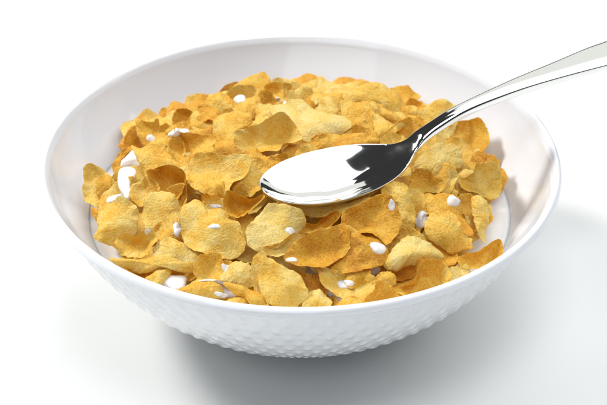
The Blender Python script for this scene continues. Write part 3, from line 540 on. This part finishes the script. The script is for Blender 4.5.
while len(mine) < 52:
    r, a = 74*math.sqrt(g.random()), g.uniform(0, 2*math.pi); x, y = r*math.cos(a), r*math.sin(a)
    if y > 52 or math.hypot(x+66, y-20) < 16 or (mine and min(math.hypot(x-p[0], y-p[1]) for p in mine) < 9): continue
    if abs(x-18) < 30 and abs(y+22-.5*(x-18)) < 18: continue          # under the spoon
    mine.append((x, y)); pts.append((x, y, mound(x, y)+g.uniform(-.5, 2.2)))
for k, (x, y, z) in enumerate(pts):
    small = k >= NSMALL
    m_ = int(g.integers(9, 13)); th_ = np.sort(g.uniform(0, 2*math.pi/m_, m_)*.7+np.arange(m_)*2*math.pi/m_)
    asp = g.uniform(.72, 1); R_ = g.uniform(9.5, 13) if k < NRING else (g.uniform(4.2, 7.5) if small else g.uniform(7.5, 9.5))
    out = [(R_*g.uniform(.82, 1.08)*math.cos(t), R_*asp*g.uniform(.82, 1.08)*math.sin(t)) for t in th_]
    o = make_flake((x, y, z), g.uniform(40, 75) if small else g.uniform(58, 84), g.uniform(-50, 50), out, g.uniform(-2.5, 2.5), int(g.choice([1, 1, 2])), 5000+13*k, low=True, spin=g.uniform(0, 6))
    if small: tag(o, 'small broken piece of cornflake tucked between the big flakes', 'cornflake piece', 'small broken cornflake pieces')
    else: tag(o, 'golden cornflake mostly buried in the heap, only slivers of it showing in the gaps', 'cornflake', 'buried cornflakes between the upper ones')
    flakes.append(o)

# ------------------------------------------------------------------ milk drops lying on the flakes
bpy.context.view_layer.update()
VV, FF, off = [], [], 0
for o in flakes:
    W = np.array([v.co for v in o.data.vertices]); mw = np.array(o.matrix_world)
    W = W@mw[:3, :3].T+mw[:3, 3]
    VV.append(W); FF += [[q+off for q in p.vertices] for p in o.data.polygons]; off += len(W)
bvh = BVHTree.FromPolygons(np.concatenate(VV).tolist(), FF)
down = Vector((0, math.cos(math.radians(33)), -math.sin(math.radians(33))))
for k, (P, out, lab, flat) in enumerate(DROPS):
    de = math.radians(82 if flat else 52)
    DN = Vector((0, -math.cos(de), math.sin(de))); DU = Vector((1, 0, 0)); DV = DN.cross(DU)
    P = Vector(P)*MM; q = bvh.ray_cast(P-down*.04, down)
    if q[0] is not None and (q[0]-P).length < .016: P = q[0]
    if flat: P = P+Vector((0, 0, .0012))
    out = np.array(out, float); NA, NR = 48, 12
    B = smooth_loop(out, NA); c0 = B.mean(0); gq = np.random.default_rng(70+k); tq_ = np.arange(NA)/NA*2*math.pi
    B = c0+(B-c0)*(1+sum(gq.normal(0, .028)*np.cos(q*tq_+gq.uniform(0, 6)) for q in range(2, 6)))[:, None]
    a_ = .5*np.sum(B[:, 0]*np.roll(B[:, 1], -1)-np.roll(B[:, 0], -1)*B[:, 1])
    if a_ < 0: B = B[::-1].copy()
    span = np.sort(np.ptp(B, axis=0)); thk = min(1.0, .15*span[0]+.15)
    hits = []
    for j in range(NR+1):
        for i_ in range(NA):
            q2 = c0+(B[i_]-c0)*j/NR; p = P+(DU*q2[0]+DV*q2[1])*MM
            q = bvh.ray_cast(p+DN*.012, -DN)
            hits.append((q2[0], q2[1], (q[0]-p).dot(DN)/MM if q[0] is not None else -99))
    Hh = np.array(hits); XY0 = Hh[:, :2].reshape(NR+1, NA, 2); ok = Hh[:, 2] > -20; med = np.median(Hh[ok, 2]) if ok.any() else 0.
    Z0 = np.clip(np.where(ok, Hh[:, 2], med), med-1.3, med+1.3).reshape(NR+1, NA)
    for _ in range(5):
        z2 = Z0.copy(); z2[1:-1] = (2*Z0[1:-1]+Z0[2:]+Z0[:-2]+np.roll(Z0, 1, 1)[1:-1]+np.roll(Z0, -1, 1)[1:-1])/6
        z2[-1] = (2*Z0[-1]+np.roll(Z0[-1], 1)+np.roll(Z0[-1], -1))/4; z2[0] = Z0[1].mean(); Z0 = z2
    rr = (np.arange(NR+1)/NR)[:, None]
    if flat: Z0 = Z0*0+.12*waves(XY0[..., 0], XY0[..., 1], 40+k, (6,), (1,)); thk = .9
    tz = thk*np.clip(1-rr**2.4, 0, 1)**.7-.25*rr**6
    XYd = Hh[:, :2].reshape(NR+1, NA, 2)
    top = np.concatenate([XYd, (Z0+tz)[..., None]], -1).reshape(-1, 3)
    bot = np.concatenate([XYd, (Z0-(2.2 if flat else .6)+0*tz)[..., None]], -1).reshape(-1, 3)
    V = np.concatenate([top, bot]); nt = (NR+1)*NA
    i = np.arange(NA); i2 = (i+1) % NA; Fc = []
    for j in range(NR): Fc += np.stack([j*NA+i, (j+1)*NA+i, (j+1)*NA+i2, j*NA+i2], 1).tolist()
    for j in range(NR): Fc += np.stack([nt+j*NA+i, nt+j*NA+i2, nt+(j+1)*NA+i2, nt+(j+1)*NA+i], 1).tolist()
    Fc += np.stack([NR*NA+i, nt+NR*NA+i, nt+NR*NA+i2, NR*NA+i2], 1).tolist()
    o = mesh_obj('milk_drop', V, Fc, M_MILK)
    o.matrix_world = Matrix([[DU[q], DV[q], DN[q], P[q]] for q in range(3)]+[[0, 0, 0, 1]])
    tag(o, lab, 'milk drop', 'drops and streaks of milk on the cornflakes')

# ------------------------------------------------------------------ spoon
def pchip(x, xp, fp):
    xp, fp = np.array(xp, float), np.array(fp, float); h = np.diff(xp); dl = np.diff(fp)/h
    m = np.zeros(len(xp)); m[0], m[-1] = dl[0], dl[-1]
    for q in range(1, len(xp)-1):
        m[q] = 0 if dl[q-1]*dl[q] <= 0 else 2*dl[q-1]*dl[q]/(dl[q-1]+dl[q])
    j = np.clip(np.searchsorted(xp, x)-1, 0, len(h)-1); t = (x-xp[j])/h[j]
    return fp[j]*(1+2*t)*(1-t)**2+m[j]*h[j]*t*(1-t)**2+fp[j+1]*t*t*(3-2*t)+m[j+1]*h[j]*t*t*(t-1)
S = np.concatenate([31-31*np.cos(np.linspace(0.02, math.pi/2, 70)), np.linspace(31.4, 74, 110), np.linspace(75, 205, 130), 205+3.5*np.sin(np.linspace(.1, math.pi/2, 12))])
hw = pchip(S, [0, .35, 1.2, 3, 6, 11, 18, 27, 36, 44, 50, 55, 58.5, 61.5, 65, 72, 85, 100, 125, 150, 175, 195, 203, 206.5, 208.5],
              [0, 2.6, 5.2, 8.2, 11.2, 14.2, 16.6, 17.6, 16.9, 14.9, 12.4, 9.3, 6.6, 4.6, 3.6, 3.0, 3.0, 3.6, 5.4, 8.0, 9.4, 10.0, 9.0, 6.0, .3])
sag = pchip(S, [0, 3, 8, 15, 26, 37, 46, 53, 58, 62, 66, 80, 210], [0, 1.9, 4.3, 6.7, 8.4, 7.8, 5.6, 3.0, 1.1, .1, -.25, -.2, -.1])
TH = pchip(S, [0, 5, 50, 57, 61, 66, 75, 100, 140, 200, 209], [1.3, 1.5, 1.6, 2.2, 3.2, 4.0, 4.3, 4.1, 3.9, 3.2, 2.6])
ZC = pchip(S, [0, 10, 30, 50, 57, 62, 66, 72, 82, 94, 111, 128, 149, 170, 190, 209], [.6, .2, 0, .2, .6, 2.0, 4.6, 7.3, 10.9, 13.3, 15.6, 17.0, 18.4, 18.8, 18.2, 16.8])
NP = 96; ph = np.linspace(0, 2*math.pi, NP, endpoint=False)
cl = np.cos(ph); V = np.zeros((len(S), NP, 3))
for j, s in enumerate(S):
    l = hw[j]*cl; q = cl**2
    expn = 8 if 3 < s < 56 else 4
    ht = TH[j]/2*np.abs(np.sin(ph))**(.45 if s < 56 else .55-.24*min(1, max(0, (s-75)/35)))*np.sign(np.sin(ph))
    V[j, :, 0] = s; V[j, :, 1] = l
    V[j, :, 2] = ZC[j]-sag[j]*(1-q)+ht
    tq = min(1, max(0, (66-s)/14)); V[j, :, 2] -= TH[j]/2*tq*tq*(3-2*tq)
V = V.reshape(-1, 3); K = len(S); i = np.arange(NP); i2 = (i+1) % NP
Fq = np.concatenate([np.stack([j*NP+i, (j+1)*NP+i, (j+1)*NP+i2, j*NP+i2], 1) for j in range(K-1)])
N = vnormals(V, Fq)
if N[100*NP+NP//4][2] < 0: Fq = Fq[:, ::-1]; N = -N
TIP = np.array([-13.3, -38.2, RIM+8.0]); AX = math.atan2(.466, .885)
spoon = empty('spoon', tuple(TIP*MM)); spoon.rotation_euler = (0, 0, AX)
tag(spoon, 'polished steel spoon lying across the cornflakes, handle rising out to the upper right', 'spoon')
js = int(np.searchsorted(S, 60.5))
sel = Fq.max(1) < (js+1)*NP
vb = V[:(js+1)*NP]; fb = Fq[sel].tolist(); fb.append(list(range(NP)))
mesh_obj('spoon_bowl', vb, fb, M_STEEL, spoon, normals=N[:(js+1)*NP])
vh = V[js*NP:]; fh = (Fq[Fq.min(1) >= js*NP]-js*NP).tolist(); fh.append(list(range((K-1-js)*NP, (K-js)*NP)))
mesh_obj('spoon_handle', vh, fh, M_STEEL, spoon, normals=N[js*NP:])

# ------------------------------------------------------------------ light
w = bpy.data.worlds.new('World'); scene.world = w; w.use_nodes = True
w.node_tree.nodes['Background'].inputs[0].default_value = (.96, .98, 1.0, 1)
w.node_tree.nodes['Background'].inputs[1].default_value = .035
def area(name, loc, target, sx, sy, power, colr=(1, 1, 1)):
    L = bpy.data.lights.new(name, 'AREA'); L.shape = 'RECTANGLE'; L.size = sx; L.size_y = sy
    L.energy = power; L.color = colr
    o = bpy.data.objects.new(name, L); col.objects.link(o); o.location = loc
    o.rotation_euler = (Vector(target)-Vector(loc)).to_track_quat('-Z', 'Y').to_euler()
    return o
area('key_lamp', (-.88, .28, 1.0), (0, 0, .05), .30, .30, 13.5, (1, .985, .96))
area('softbox_panel', (.64, .46, 1.24), (0, .03, .05), 1.75, 1.75, 15.5, (.98, .99, 1))
area('back_strip', (.25, 1.5, .85), (0, .1, .05), 1.5, .8, 3.0, (.98, 1, .96))
area('floor_wash', (.05, .95, 1.05), (.0, .75, 0), .5, .4, 0.8, (1, 1, 1)).data.spread = math.radians(100)
area('top_fill', (.1, -.45, 1.35), (0, .02, .05), .6, .5, 5.6, (.90, .945, 1))
area('front_fill', (-.35, -1.2, .95), (0, 0, .05), 1.1, .8, 3.1, (.90, .945, 1))

# ------------------------------------------------------------------ camera
cd = bpy.data.cameras.new('camera'); cam = bpy.data.objects.new('camera', cd); col.objects.link(cam)
cam.location = CAM['pos']; cam.rotation_euler = (math.radians(90-CAM['pitch']), math.radians(0), 0)
cam.matrix_world = cam.matrix_basis @ Matrix.Rotation(math.radians(.25), 4, 'Z')
cd.lens = CAM['lens']; cd.sensor_width = 36; cd.clip_start = .01; cd.clip_end = 100
cd.dof.use_dof = True; cd.dof.focus_distance = .68; cd.dof.aperture_fstop = 28
scene.camera = cam
scene.render.engine = 'CYCLES'
scene.render.resolution_x = 1024; scene.render.resolution_y = 683
vs = scene.view_settings; vs.view_transform = 'Standard'; vs.look = 'None'; vs.exposure = 0.2; vs.gamma = 1
